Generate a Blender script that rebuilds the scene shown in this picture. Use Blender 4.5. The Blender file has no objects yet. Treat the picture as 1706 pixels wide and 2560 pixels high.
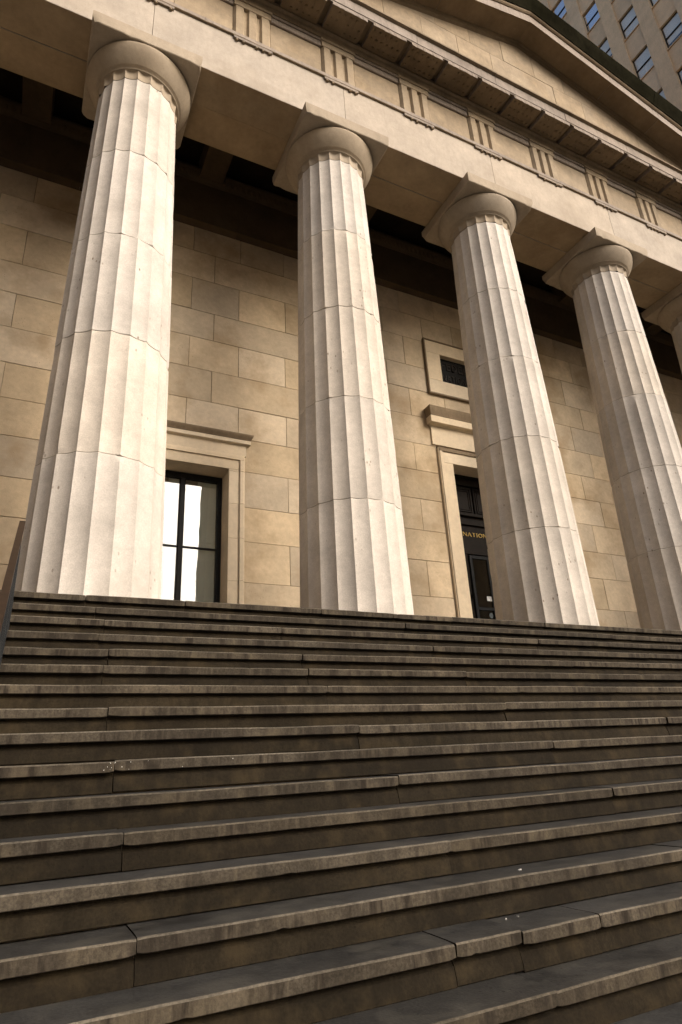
import bpy, math, random
from mathutils import Matrix, Vector, noise
rad = math.radians
scn = bpy.context.scene
col = scn.collection
RNG = random.Random(7)

# ------------------------------------------------------------------ camera
def basis(pitch, yaw, roll):
    a, b, c = rad(pitch), rad(yaw), rad(roll)
    f = Vector((math.sin(b)*math.cos(a), math.cos(b)*math.cos(a), math.sin(a)))
    r = Vector((math.cos(b), -math.sin(b), 0)); u = r.cross(f)
    return r*math.cos(c)+u*math.sin(c), u*math.cos(c)-r*math.sin(c), f
cr, cu, cf = basis(21.8504, 27.2912, -3.1959)
cam = bpy.data.cameras.new('camera'); cam_o = bpy.data.objects.new('camera', cam); col.objects.link(cam_o)
M = Matrix((cr, cu, -cf)).transposed().to_4x4(); M.translation = Vector((-0.6216, -7.8629, -1.7139))
cam_o.matrix_world = M
cam.sensor_fit = 'HORIZONTAL'; cam.sensor_width = 36; cam.lens = 1571.67/1706*36
cam.clip_start = 0.05; cam.clip_end = 3000
scn.camera = cam_o

# ------------------------------------------------------------------ sky, sun, exposure
SUN_EL, SUN_DIR = 32, Vector((0.60, -0.80, 0))          # soft light from the front right, over the street
az = math.atan2(SUN_DIR.x, SUN_DIR.y)
wd = bpy.data.worlds.new('World'); scn.world = wd; wd.use_nodes = True
wn = wd.node_tree; bg = wn.nodes['Background']
sky = wn.nodes.new('ShaderNodeTexSky'); sky.sky_type = 'NISHITA'; sky.sun_disc = False
sky.sun_elevation = rad(SUN_EL); sky.sun_rotation = az
sky.air_density = 1.0; sky.dust_density = 6.0; sky.ozone_density = 0.6
wn.links.new(sky.outputs[0], bg.inputs[0]); bg.inputs[1].default_value = 0.125
sl = bpy.data.lights.new('sun', 'SUN'); so = bpy.data.objects.new('sun', sl); col.objects.link(so)
sl.energy = 1.45; sl.angle = rad(40); sl.color = (1.0, 0.96, 0.91)
d = SUN_DIR.normalized()*math.cos(rad(SUN_EL)); d.z = math.sin(rad(SUN_EL))
so.rotation_euler = d.to_track_quat('Z', 'Y').to_euler(); so.location = (10, -20, 30)
vs = scn.view_settings; vs.view_transform = 'Standard'; vs.look = 'None'; vs.exposure = 0.82; vs.gamma = 1.0
vs.use_curve_mapping = False
scn.cycles.adaptive_threshold = 0.02; scn.cycles.max_bounces = 5; scn.cycles.diffuse_bounces = 2; scn.cycles.glossy_bounces = 2; scn.cycles.transparent_max_bounces = 12

# ------------------------------------------------------------------ materials
class NT:
    def __init__(s, name):
        s.m = bpy.data.materials.new(name); s.m.use_nodes = True; s.t = s.m.node_tree
        s.b = s.t.nodes['Principled BSDF']; s.b.inputs['Specular IOR Level'].default_value = 0.25
    def n(s, typ, **kw):
        nd = s.t.nodes.new(typ)
        for k, v in kw.items():
            if k.startswith('i_'):
                key = k[2:]; key = int(key) if key.isdigit() else key.replace('_', ' ')
                if hasattr(v, 'is_output'): s.t.links.new(v, nd.inputs[key])
                else: nd.inputs[key].default_value = v
            else: setattr(nd, k, v)
        return nd
    def noise(s, vec, scale, detail=5, rough=0.55):
        return s.n('ShaderNodeTexNoise', i_Vector=vec, i_Scale=scale, i_Detail=detail, i_Roughness=rough).outputs['Fac']
    def ramp(s, fac, a, b, va=0.0, vb=1.0):
        return s.n('ShaderNodeMapRange', i_Value=fac, i_1=a, i_2=b, i_3=va, i_4=vb).outputs[0]
    def math(s, op, a, b): return s.n('ShaderNodeMath', operation=op, i_0=a, i_1=b).outputs[0]
    def mix(s, fac, a, b, mode='MIX'):
        nd = s.n('ShaderNodeMix', data_type='RGBA', blend_type=mode)
        for i, v in ((0, fac), (6, a), (7, b)):
            if hasattr(v, 'is_output'): s.t.links.new(v, nd.inputs[i])
            else: nd.inputs[i].default_value = v
        return nd.outputs[2]
    def set(s, key, v):
        if hasattr(v, 'is_output'): s.t.links.new(v, s.b.inputs[key])
        else: s.b.inputs[key].default_value = v
def C(r, g, b): return (r, g, b, 1)
def stone(name, c, var=0.16, rnd=0.10, stain=0.35, stain_c=(0.5, 0.43, 0.33), streak=0.0, pit=0.5, rough=0.85, bump=0.25, stain_scale=0.6, stain_lo=0.55, grain=1.0, pit_scale=26, patch=0.0, gscale=170, spec=0.12, hue=(1, 0.97, 0.92)):
    s = NT(name); pos = s.n('ShaderNodeNewGeometry').outputs['Position']
    oi = s.n('ShaderNodeObjectInfo').outputs['Random']
    off = s.n('ShaderNodeCombineXYZ', i_0=s.math('MULTIPLY', oi, 37.0), i_1=0.0, i_2=s.math('MULTIPLY', oi, 91.0)).outputs[0]
    lp = s.n('ShaderNodeVectorMath', operation='ADD', i_0=pos, i_1=off).outputs[0]
    n1 = s.noise(lp, 1.7, 4); n2 = s.noise(lp, 11, 3); n3 = s.noise(pos, gscale, 2, 0.7)
    v = s.ramp(n1, 0.3, 0.7, 1-var, 1+var*0.6)
    v = s.math('MULTIPLY', v, s.ramp(n2, 0.3, 0.7, 1-var*0.45, 1+var*0.35))
    v = s.math('MULTIPLY', v, s.ramp(n3, 0.36, 0.64, 1-0.10*grain, 1+0.10*grain))
    v = s.math('MULTIPLY', v, s.ramp(oi, 0, 1, 1-rnd, 1+rnd))
    vc = s.n('ShaderNodeCombineXYZ', i_0=v, i_1=v, i_2=v).outputs[0]
    hu = s.math('FRACT', s.math('MULTIPLY', oi, 7.31), 0.0)
    base = s.mix(1.0, s.mix(hu, C(*c), C(c[0]*hue[0], c[1]*hue[1], c[2]*hue[2])), vc, 'MULTIPLY')
    # broad weather stains with their own outline
    st = s.ramp(s.noise(pos, stain_scale, 5, 0.62), stain_lo, stain_lo+0.16)
    base = s.mix(s.math('MULTIPLY', st, stain), base, C(c[0]*stain_c[0], c[1]*stain_c[1], c[2]*stain_c[2]))
    if patch:
        pt = s.ramp(s.noise(lp, 4.5, 4, 0.6), 0.50, 0.68)
        base = s.mix(s.math('MULTIPLY', pt, patch), base, C(c[0]*2.1, c[1]*2.0, c[2]*1.75))
    if streak:
        mp = s.n('ShaderNodeMapping', i_Vector=lp, i_Scale=(9, 9, 1.6)).outputs[0]
        sk = s.ramp(s.noise(mp, 1.5, 4, 0.65), 0.46, 0.62)
        sk = s.math('MULTIPLY', sk, s.ramp(s.noise(lp, 2.3, 3, 0.6), 0.30, 0.50))
        base = s.mix(s.math('MULTIPLY', sk, streak), base, C(c[0]*0.38, c[1]*0.36, c[2]*0.36))
        mp2 = s.n('ShaderNodeMapping', i_Vector=lp, i_Scale=(14, 14, 1.0)).outputs[0]
        sk2 = s.ramp(s.noise(mp2, 1.7, 3, 0.6), 0.56, 0.74)
        base = s.mix(s.math('MULTIPLY', sk2, streak*0.5), base, C(c[0]*1.7, c[1]*1.65, c[2]*1.55))
    h = s.math('ADD', s.math('MULTIPLY', n2, 0.8), s.math('MULTIPLY', n3, 0.16*grain))
    if pit:
        mp3 = s.n('ShaderNodeMapping', i_Vector=pos, i_Scale=(1, 1, 0.55)).outputs[0]
        vo = s.n('ShaderNodeTexVoronoi', i_Vector=mp3, i_Scale=pit_scale, i_Randomness=1.0).outputs['Distance']
        hole = s.ramp(vo, 0.10, 0.17, 1, 0)
        msk = s.ramp(s.noise(pos, 1.4, 3, 0.65), 0.52, 0.64)
        pm = s.math('MULTIPLY', hole, msk)
        base = s.mix(s.math('MULTIPLY', pm, pit), base, C(c[0]*0.35, c[1]*0.29, c[2]*0.23))
        h = s.math('SUBTRACT', h, s.math('MULTIPLY', pm, 1.5*pit))
    bp = s.n('ShaderNodeBump', i_Strength=bump, i_Distance=0.02, i_Height=h).outputs[0]
    s.set('Base Color', base); s.set('Roughness', rough); s.set('Normal', bp); s.set('Specular IOR Level', spec)
    return s.m
def plain(name, c, rough=0.6, metal=0.0, var=0.15, scale=9, bump=0.08):
    s = NT(name); pos = s.n('ShaderNodeNewGeometry').outputs['Position']
    n1 = s.noise(pos, scale, 5); v = s.ramp(n1, 0.3, 0.7, 1-var, 1+var)
    vc = s.n('ShaderNodeCombineXYZ', i_0=v, i_1=v, i_2=v).outputs[0]
    s.set('Base Color', s.mix(1.0, C(*c), vc, 'MULTIPLY')); s.set('Roughness', rough); s.set('Metallic', metal); s.set('Specular IOR Level', 0.12)
    s.set('Normal', s.n('ShaderNodeBump', i_Strength=bump, i_Distance=0.01, i_Height=n1).outputs[0])
    return s.m
def glass(name, tint, refl=0.35, wave=0.02):
    s = NT(name); t = s.t
    pos = s.n('ShaderNodeNewGeometry').outputs['Position']
    bp = s.n('ShaderNodeBump', i_Strength=wave, i_Distance=0.05, i_Height=s.noise(pos, 2.2, 2)).outputs[0]
    g = s.n('ShaderNodeBsdfGlossy', i_Roughness=0.015, i_Color=C(0.95, 0.97, 1.0), i_Normal=bp)
    tr = s.n('ShaderNodeBsdfTransparent', i_Color=C(*tint))
    bf = s.n('ShaderNodeNewGeometry').outputs['Backfacing']
    fr = s.n('ShaderNodeFresnel', i_IOR=s.ramp(bf, 0, 1, 1.5, 1/1.5)).outputs[0]
    mx = s.n('ShaderNodeMixShader', i_0=s.ramp(fr, 0.0, 1.0, refl, 1.0), i_1=tr.outputs[0], i_2=g.outputs[0])
    t.links.new(mx.outputs[0], t.nodes['Material Output'].inputs[0])
    return s.m

M_col = stone('column_marble', (0.56, 0.52, 0.475), grain=0.9, gscale=75, var=0.15, rnd=0.07, stain=0.45, stain_c=(0.74, 0.71, 0.66), streak=0.0, pit=0.85, bump=0.16, pit_scale=11)
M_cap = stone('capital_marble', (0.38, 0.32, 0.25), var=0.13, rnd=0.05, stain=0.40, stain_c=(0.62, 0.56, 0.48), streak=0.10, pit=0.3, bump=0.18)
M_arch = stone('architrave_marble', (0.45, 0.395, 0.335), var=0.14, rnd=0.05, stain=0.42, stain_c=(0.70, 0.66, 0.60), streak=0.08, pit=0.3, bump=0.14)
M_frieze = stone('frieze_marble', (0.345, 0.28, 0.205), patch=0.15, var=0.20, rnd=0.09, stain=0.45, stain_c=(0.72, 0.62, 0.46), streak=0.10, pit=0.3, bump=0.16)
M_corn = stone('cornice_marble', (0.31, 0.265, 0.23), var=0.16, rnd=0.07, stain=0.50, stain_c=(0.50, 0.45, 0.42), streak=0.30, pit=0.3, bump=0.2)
M_mut = stone('mutule_stone', (0.19, 0.145, 0.095), var=0.18, rnd=0.08, stain=0.5, stain_c=(0.5, 0.45, 0.38), pit=0.4, bump=0.2)  # sooty undersides, with their shade deepened in the colour
M_wall = stone('wall_marble', (0.58, 0.485, 0.365), hue=(1.0, 0.95, 0.85), var=0.16, rnd=0.15, stain=0.7, stain_c=(0.62, 0.54, 0.43), pit=0.6, bump=0.22, stain_scale=0.75, stain_lo=0.50)
M_trim = stone('door_trim_marble', (0.74, 0.63, 0.475), var=0.12, rnd=0.06, stain=0.25, stain_c=(0.66, 0.58, 0.46), pit=0.35, bump=0.14)
M_dark = stone('dark_moulding', (0.27, 0.21, 0.145), var=0.2, rnd=0.06, stain=0.5, stain_c=(0.5, 0.45, 0.4), streak=0.2, pit=0.3, bump=0.2)  # darker stone for mouldings and the undersides of taenia and regulae
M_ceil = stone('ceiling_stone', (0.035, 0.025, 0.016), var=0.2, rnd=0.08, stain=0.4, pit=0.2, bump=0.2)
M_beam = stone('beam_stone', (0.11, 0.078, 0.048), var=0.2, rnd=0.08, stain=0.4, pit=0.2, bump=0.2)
M_soff = stone('shade_toned_soffit_marble', (0.36, 0.275, 0.18), var=0.18, rnd=0.06, stain=0.5, stain_c=(0.6, 0.52, 0.42), pit=0.3, bump=0.15)  # browner than the faces: grime plus underside shade put into the colour
M_mort = plain('mortar', (0.13, 0.10, 0.07), 0.95, var=0.3)
M_sima = stone('mossy_gutter_stone', (0.018, 0.017, 0.011), var=0.35, rnd=0.1, stain=0.5, stain_c=(0.45, 0.5, 0.4), streak=0.4, pit=0.3, bump=0.3, spec=0.0)
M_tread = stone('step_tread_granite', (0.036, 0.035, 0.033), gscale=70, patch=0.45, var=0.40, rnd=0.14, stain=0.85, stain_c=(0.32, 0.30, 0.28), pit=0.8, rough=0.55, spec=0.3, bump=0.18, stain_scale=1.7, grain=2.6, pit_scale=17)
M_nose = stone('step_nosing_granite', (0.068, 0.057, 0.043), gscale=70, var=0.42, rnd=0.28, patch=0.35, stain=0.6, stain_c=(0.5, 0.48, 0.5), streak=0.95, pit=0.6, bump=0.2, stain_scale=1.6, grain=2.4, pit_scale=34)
M_edge = stone('pale_step_edge', (0.12, 0.105, 0.083), var=0.4, rnd=0.2, stain=0.6, stain_c=(0.4, 0.38, 0.36), gscale=60, grain=2.5, pit=0.3, bump=0.2, stain_scale=3)  # paler stone along the upper edge of each nosing
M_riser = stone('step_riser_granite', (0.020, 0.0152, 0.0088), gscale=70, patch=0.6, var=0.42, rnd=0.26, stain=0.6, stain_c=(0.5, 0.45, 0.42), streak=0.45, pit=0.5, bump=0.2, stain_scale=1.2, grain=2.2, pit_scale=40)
M_floor = stone('portico_paving', (0.085, 0.068, 0.048), var=0.2, stain=0.4, pit=0.3)
M_walk = stone('sidewalk_concrete', (0.08, 0.075, 0.065), var=0.15, stain=0.4, pit=0.3)
M_road = plain('asphalt', (0.035, 0.034, 0.032), 0.9, var=0.25, scale=30)
M_bronze = plain('brown_painted_bronze', (0.040, 0.025, 0.016), 0.45, 0.3, var=0.25, scale=14)
M_steel = plain('dark_grey_steel', (0.016, 0.017, 0.018), 0.55, 0.0, var=0.2)
M_black = plain('black_window_paint', (0.012, 0.011, 0.010), 0.45, var=0.2)
M_wood = plain('dark_door_wood', (0.011, 0.0075, 0.005), 0.6, var=0.35, scale=6)
M_plaq = plain('black_plaque_bronze', (0.006, 0.005, 0.004), 0.55, var=0.3)
M_lett = plain('dark_raised_letter', (0.020, 0.016, 0.013), 0.4, var=0.2)
M_gold = plain('gold_leaf', (0.40, 0.28, 0.09), 0.35, 0.6, var=0.15)
M_paper = plain('white_paper', (0.78, 0.78, 0.76), 0.8, var=0.03)
M_ink = plain('black_ink', (0.03, 0.03, 0.03), 0.8, var=0.1)
M_grey = plain('grey_ink', (0.35, 0.35, 0.35), 0.8, var=0.1)
M_disc = plain('grey_blue_sticker', (0.12, 0.14, 0.145), 0.6, var=0.3, scale=40)
M_room = plain('dim_interior', (0.020, 0.018, 0.015), 0.9)
M_reflect = plain('pale_green_grey_reflection', (0.74, 0.77, 0.72), 0.6, var=0.06, scale=3)  # panel colour imitating the pale reflection in the window panes
M_pane = glass('window_glass', (0.9, 0.93, 0.91), 0.22)
M_dpane = glass('door_glass', (0.5, 0.5, 0.48), 0.02)
M_tpane = glass('tower_glass', (0.55, 0.6, 0.66), 0.72, 0.03)
M_tpane2 = glass('clear_tower_glass', (0.97, 0.97, 0.95), 0.03, 0.03)
M_blind = plain('white_roller_blind', (0.88, 0.86, 0.82), 0.8, var=0.05)
M_tframe = plain('dark_tower_frame', (0.035, 0.03, 0.026), 0.5)
M_tower = stone('tower_limestone', (0.84, 0.62, 0.40), var=0.10, rnd=0.05, stain=0.30, stain_c=(0.7, 0.66, 0.6), streak=0.10, pit=0.0, bump=0.05, stain_scale=0.25)
M_tower2 = stone('tower_spandrel', (0.80, 0.585, 0.375), var=0.10, rnd=0.08, stain=0.30, stain_c=(0.7, 0.66, 0.6), pit=0.0, bump=0.05, stain_scale=0.25)
M_chalk = plain('bird_dropping_white', (0.75, 0.74, 0.70), 0.9, var=0.1)

# ------------------------------------------------------------------ mesh helpers
def empty(name, parent=None, loc=(0, 0, 0), label=None, cat=None, group=None):
    o = bpy.data.objects.new(name, None); col.objects.link(o); o.location = loc
    o.empty_display_size = 0.1
    if parent: o.parent = parent
    tag(o, label, cat, group); return o
def tag(o, label=None, cat=None, group=None, kind=None):
    if label: o['label'] = label
    if cat: o['category'] = cat
    if group: o['group'] = group
    if kind: o['kind'] = kind
    return o
def link(name, me, parent=None):
    o = bpy.data.objects.new(name, me); col.objects.link(o)
    if parent: o.parent = parent
    return o
class MB:
    def __init__(s): s.v = []; s.f = []; s.mi = []
    def add(s, vs, fs, mi=0):
        n = len(s.v); s.v += [tuple(v) for v in vs]; s.f += [tuple(i+n for i in f) for f in fs]
        s.mi += [mi]*len(fs) if isinstance(mi, int) else list(mi)
    def box(s, x0, x1, y0, y1, z0, z1, mi=0):
        v = [(x, y, z) for z in (z0, z1) for y in (y0, y1) for x in (x0, x1)]
        s.add(v, [(0, 2, 3, 1), (4, 5, 7, 6), (0, 1, 5, 4), (2, 6, 7, 3), (0, 4, 6, 2), (1, 3, 7, 5)], mi)
    def cbox(s, x0, x1, y0, y1, z0, z1, c=0.008, mi=0):      # box with chamfered edges all round its -Y face
        r = [(x0+c, y0, z0+c), (x1-c, y0, z0+c), (x1-c, y0, z1-c), (x0+c, y0, z1-c)]
        q = [(x0, y0+c, z0), (x1, y0+c, z0), (x1, y0+c, z1), (x0, y0+c, z1)]
        b = [(x0, y1, z0), (x1, y1, z0), (x1, y1, z1), (x0, y1, z1)]
        f = [(0, 1, 2, 3), (8, 11, 10, 9)]
        for k in range(4):
            j = (k+1) % 4; f += [(k, k+4, j+4, j), (k+4, k+8, j+8, j+4)]
        s.add(r+q+b, f, mi)
    def sweep(s, prof, x0, x1, n=1, dz=None, jig=None, mis=None, cap=True, mi=0):   # closed (y,z) outline pushed along X
        m = len(prof); vs = []
        for k in range(n+1):
            x = x0+(x1-x0)*k/n
            for i, (y, z) in enumerate(prof):
                p = [x, y, z+(dz(x) if dz else 0)]
                if jig: p = jig(p, i, k, n)
                vs.append(p)
        fs = []; ms = []
        for k in range(n):
            for i in range(m):
                j = (i+1) % m
                fs.append((k*m+i, (k+1)*m+i, (k+1)*m+j, k*m+j)); ms.append(mis[i] if mis else mi)
        if cap:
            fs += [tuple(range(m)), tuple(n*m+i for i in range(m-1, -1, -1))]; ms += [mis[-1] if mis else mi]*2
        s.add(vs, fs, ms)
    def cyl(s, c, r, h, seg=8, r2=None, mi=0):
        r2 = r if r2 is None else r2; x, y, z = c
        v = [(x+r*math.cos(2*math.pi*k/seg), y+r*math.sin(2*math.pi*k/seg), z) for k in range(seg)] + \
            [(x+r2*math.cos(2*math.pi*k/seg), y+r2*math.sin(2*math.pi*k/seg), z+h) for k in range(seg)]
        f = [tuple(range(seg-1, -1, -1)), tuple(range(seg, 2*seg))] + [(k, (k+1) % seg, seg+(k+1) % seg, seg+k) for k in range(seg)]
        s.add(v, f, mi)
    def lathe(s, prof, seg=64, mi=0):
        m = len(prof)
        v = [(r*math.cos(2*math.pi*k/seg), r*math.sin(2*math.pi*k/seg), z) for k in range(seg) for r, z in prof]
        f = [(k*m+i, ((k+1) % seg)*m+i, ((k+1) % seg)*m+i+1, k*m+i+1) for k in range(seg) for i in range(m-1)]
        s.add(v, f, mi)
    def mesh(s, name, mats, smooth=None):
        me = bpy.data.meshes.new(name); me.from_pydata(s.v, [], s.f); me.update()
        for m in (mats if isinstance(mats, (list, tuple)) else [mats]): me.materials.append(m)
        me.polygons.foreach_set('material_index', s.mi)
        if smooth is not None:
            me.polygons.foreach_set('use_smooth', [True]*len(me.polygons)); me.set_sharp_from_angle(angle=rad(smooth))
        me.validate(); me.update(); return me
    def build(s, name, mats, parent=None, smooth=None): return link(name, s.mesh(name, mats, smooth), parent)
def prism(mb, poly, y0, y1, mi=0):           # polygon in (x,z), counter-clockwise seen from -Y
    n = len(poly)
    v = [(x, y0, z) for x, z in poly]+[(x, y1, z) for x, z in poly]
    mb.add(v, [tuple(range(n)), tuple(range(2*n-1, n-1, -1))]+[(k, k+n, (k+1) % n+n, (k+1) % n) for k in range(n)], mi)
def clip(poly, a, b, c):                     # keep a*x+b*z<=c
    out = []
    for k in range(len(poly)):
        p, q = poly[k], poly[(k+1) % len(poly)]
        dp, dq = a*p[0]+b*p[1]-c, a*q[0]+b*q[1]-c
        if dp <= 0: out.append(p)
        if dp*dq < 0:
            t = dp/(dp-dq); out.append((p[0]+(q[0]-p[0])*t, p[1]+(q[1]-p[1])*t))
    return out
def subtract(rects, hole):                   # rects (x0,x1,z0,z1) minus a hole
    out = []; hx0, hx1, hz0, hz1 = hole
    for x0, x1, z0, z1 in rects:
        if hx1 <= x0 or hx0 >= x1 or hz1 <= z0 or hz0 >= z1: out.append((x0, x1, z0, z1)); continue
        if x0 < hx0: out.append((x0, hx0, z0, z1))
        if x1 > hx1: out.append((hx1, x1, z0, z1))
        xa, xb = max(x0, hx0), min(x1, hx1)
        if z0 < hz0: out.append((xa, xb, z0, hz0))
        if z1 > hz1: out.append((xa, xb, hz1, z1))
    return [r for r in out if r[1]-r[0] > 0.03 and r[3]-r[2] > 0.03]

# lettering: strokes as polygons, unit cap height
def ring(cx, cz, rx, rz, t, a0, a1, n=14):
    out = []
    for k in range(n):
        a, b = rad(a0+(a1-a0)*k/n), rad(a0+(a1-a0)*(k+1)/n)
        out.append([(cx+rx*math.cos(a), cz+rz*math.sin(a)), (cx+rx*math.cos(b), cz+rz*math.sin(b)),
                    (cx+(rx-t)*math.cos(b), cz+(rz-t*0.7)*math.sin(b)), (cx+(rx-t)*math.cos(a), cz+(rz-t*0.7)*math.sin(a))])
    return out
def glyph(ch, t=0.15, serif=False):
    t = 0.12 if serif else t
    th = t*(0.5 if serif else 1.0); S = []; sf = []
    def V(x, w=t): S.append([(x, 0), (x+w, 0), (x+w, 1), (x, 1)]); sf.extend([(x+w/2, 0), (x+w/2, 0.96)])
    def H(x0, x1, z, w=None): w = w or th; S.append([(x0, z), (x1, z), (x1, z+w), (x0, z+w)])
    def D(x0, z0, x1, z1, w): S.append([(x0, z0), (x0+w, z0), (x1+w, z1), (x1, z1)] if z1 > z0 else [(x1, z1), (x1+w, z1), (x0+w, z0), (x0, z0)])
    W = 0.62
    if ch == 'N': W = 0.78; V(0, th); V(W-th, th); D(0.0, 1, W-t, 0, t)
    elif ch == 'A': W = 0.80; D(0, 0, W/2-th/2, 1, th); D(W-t, 0, W/2-t/2, 1, t); H(0.18, 0.62, 0.32); sf += [(th/2, 0), (W-t/2, 0)]
    elif ch == 'T': V(0.31-t/2+0.02); H(0, 0.66, 1-th); W = 0.66
    elif ch == 'I': V(0.04); W = t+0.08
    elif ch == 'O': W = 0.84; S += ring(0.42, 0.5, 0.42, 0.52, t, 0, 360, 22)
    elif ch == 'L': V(0); H(0, 0.55, 0); W = 0.57
    elif ch == 'E': V(0); H(0, 0.56, 0); H(0, 0.50, 0.47); H(0, 0.56, 1-th); W = 0.58
    elif ch == 'F': V(0); H(0, 0.50, 0.47); H(0, 0.56, 1-th); W = 0.57
    elif ch == 'H': V(0); V(0.6); H(0, 0.7, 0.47); W = 0.6+t
    elif ch == 'D': V(0); S += ring(0.18, 0.5, 0.52, 0.5, t, -90, 90); H(0, 0.2, 0); H(0, 0.2, 1-th); W = 0.72
    elif ch == 'R': V(0); S += ring(0.26, 0.73, 0.32, 0.27, t, -90, 90); H(0, 0.28, 1-th); H(0, 0.28, 0.46); D(0.5, 0, 0.24, 0.47, t); W = 0.66
    elif ch == 'M': W = 0.95; V(0, th); V(W-t); D(0.02, 1, W/2-t/2, 0.05, t); D(W/2-th/2, 0.05, W-t, 1, th)
    elif ch == ' ': W = 0.30
    if serif:
        for x, z in sf: S.append([(x-0.12, z), (x+0.12, z), (x+0.12, z+0.04), (x-0.12, z+0.04)])
    return S, W
def lettering(name, mat, parent, text, cx, z0, h, y0, y1, width=None, serif=False, gap=0.17):
    gl = [glyph(c, serif=serif) for c in text]
    w = sum(g[1] for g in gl)+gap*(len(gl)-1)
    sx = (width/w) if width else h
    x = cx-w*sx/2; k = 0
    for S, gw in gl:
        mb = MB()
        for poly in S:
            a = sum(poly[i][0]*poly[(i+1) % len(poly)][1]-poly[(i+1) % len(poly)][0]*poly[i][1] for i in range(len(poly)))
            pl = poly if a > 0 else poly[::-1]
            k += 1
            prism(mb, [(x+px*sx, z0+pz*h) for px, pz in pl], y0-0.0004*(k % 5), y1)
        x += (gw+gap)*sx
        if S: mb.build(name, mat, parent)

S = 3.6                                       # spacing of the columns; column k stands at x = k*S, k = -1..6
XL, XR = -S-0.95, 6*S+0.95
XC = 2.5*S                                    # middle axis of the front
H_STEP, T_STEP, Y_NOSE = 0.1802, 0.2654, -1.2285

# ------------------------------------------------------------------ ground
g = MB(); g.box(-400, 400, -400, 400, -4.2, -3.585); tag(g.build('street', M_road), kind='structure')
g = MB()
g.box(-40, 60, -12.5, -5.9, -3.7, -3.425); g.box(-40, 60, -12.8, -12.5, -3.7, -3.43)
tag(g.build('sidewalk', M_walk), kind='structure')

# ------------------------------------------------------------------ staircase
stairs = empty('staircase', loc=(XC, -4, -3.42), label='broad flight of worn dark brown stone steps below the columns', cat='staircase')
def step_stone(i, x0, x1):
    y = Y_NOSE-i*T_STEP; z = -i*H_STEP; rn = random.Random(i*977+int(x0*53))
    dzs = rn.uniform(-0.005, 0.005); dys = rn.uniform(-0.010, 0.010); yb = y+T_STEP+0.12
    hn = 0.063
    u = 0.020+rn.uniform(-0.004, 0.004)
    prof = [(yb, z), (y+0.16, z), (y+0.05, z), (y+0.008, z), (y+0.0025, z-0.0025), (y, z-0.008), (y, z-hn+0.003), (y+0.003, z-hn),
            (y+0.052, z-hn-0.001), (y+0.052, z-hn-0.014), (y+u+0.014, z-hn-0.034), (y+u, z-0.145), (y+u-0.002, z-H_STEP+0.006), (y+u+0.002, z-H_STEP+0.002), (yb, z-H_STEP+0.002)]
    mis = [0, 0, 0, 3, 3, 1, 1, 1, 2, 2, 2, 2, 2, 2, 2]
    n = max(4, int((x1-x0)/0.025))
    chips = [(rn.uniform(x0, x1), rn.uniform(0.012, 0.045), abs(rn.gauss(0, 0.0045)), rn.choice((0, 1, 1))) for _ in range(int((x1-x0)*0.5)+1)]
    chips += [(x0, 0.04, rn.uniform(0.0, 0.008), 0), (x1, 0.04, rn.uniform(0.0, 0.008), 0), (x0, 0.03, 0.006, 1), (x1, 0.03, 0.006, 1)]
    def jig(p, k, a, b):
        x, yy, zz = p
        nz = noise.noise(Vector((x*1.3, i*3.1, 0)))*0.006+noise.noise(Vector((x*7, i*5.7, 2)))*0.001
        ny = noise.noise(Vector((x*9, i*4.3, 7+k*0.15)))*0.0016+noise.noise(Vector((x*31, i*4.3, k*0.5)))*0.0012
        if k in (2, 3, 4, 5): zz += nz
        if k in (3, 4, 5, 6, 7): yy += ny+dys
        if k in (6, 7, 8): zz += noise.noise(Vector((x*11, i*2.2, 20)))*0.0006+noise.noise(Vector((x*40, i*2.2, 30)))*0.0006
        for cx, cw, cd, low in chips:
            f = max(0, 1-abs(x-cx)/cw)
            if f:
                f = f**0.8
                if low and k in (6, 7): yy += cd*f*0.6; zz += cd*f
                if not low and k in (3, 4, 5): yy += cd*f*0.8; zz -= cd*f*0.5
        return [x, yy, zz+dzs]
    mb = MB(); mb.sweep(prof, x0, x1, n, jig=jig, mis=mis)
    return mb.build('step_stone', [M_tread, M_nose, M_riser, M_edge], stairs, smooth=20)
for i in range(0, 19):
    ph = -0.05 if i % 2 else 1.76
    js = [ph+3.5*k for k in range(-3, 8)]
    if i == 0: js = [-3.2, -1.2, -0.13, 0.87, 2.47, 3.45, 4.36, 5.95, 7.81, 9.7, 11.5, 13.2, 15.1, 17.4, 19.6]
    if i == 14: js += [1.362, 2.29]
    js += [j for j in [ph+1.75+3.5*k for k in range(-3, 8)] if RNG.random() < 0.10]
    xs = [XL-0.6]+sorted(j for j in js if XL-0.3 < j < XR+0.3)+[XR+0.6]
    for a, b in zip(xs, xs[1:]): step_stone(i, a+RNG.uniform(0.001, 0.004), b-RNG.uniform(0.001, 0.004))
mb = MB(); prof = [(Y_NOSE+0.3, -0.05)]+[(Y_NOSE+0.06-i*T_STEP+dy, -i*H_STEP+dz_) for i in range(19) for dy, dz_ in ((0, -0.03), (0, -H_STEP-0.03))]
prof += [(Y_NOSE+0.06-18*T_STEP, -3.6), (Y_NOSE+0.3, -3.6)]
mb.sweep(prof, XL-0.58, XR+0.58); mb.build('stair_core', M_mort, stairs)

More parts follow.
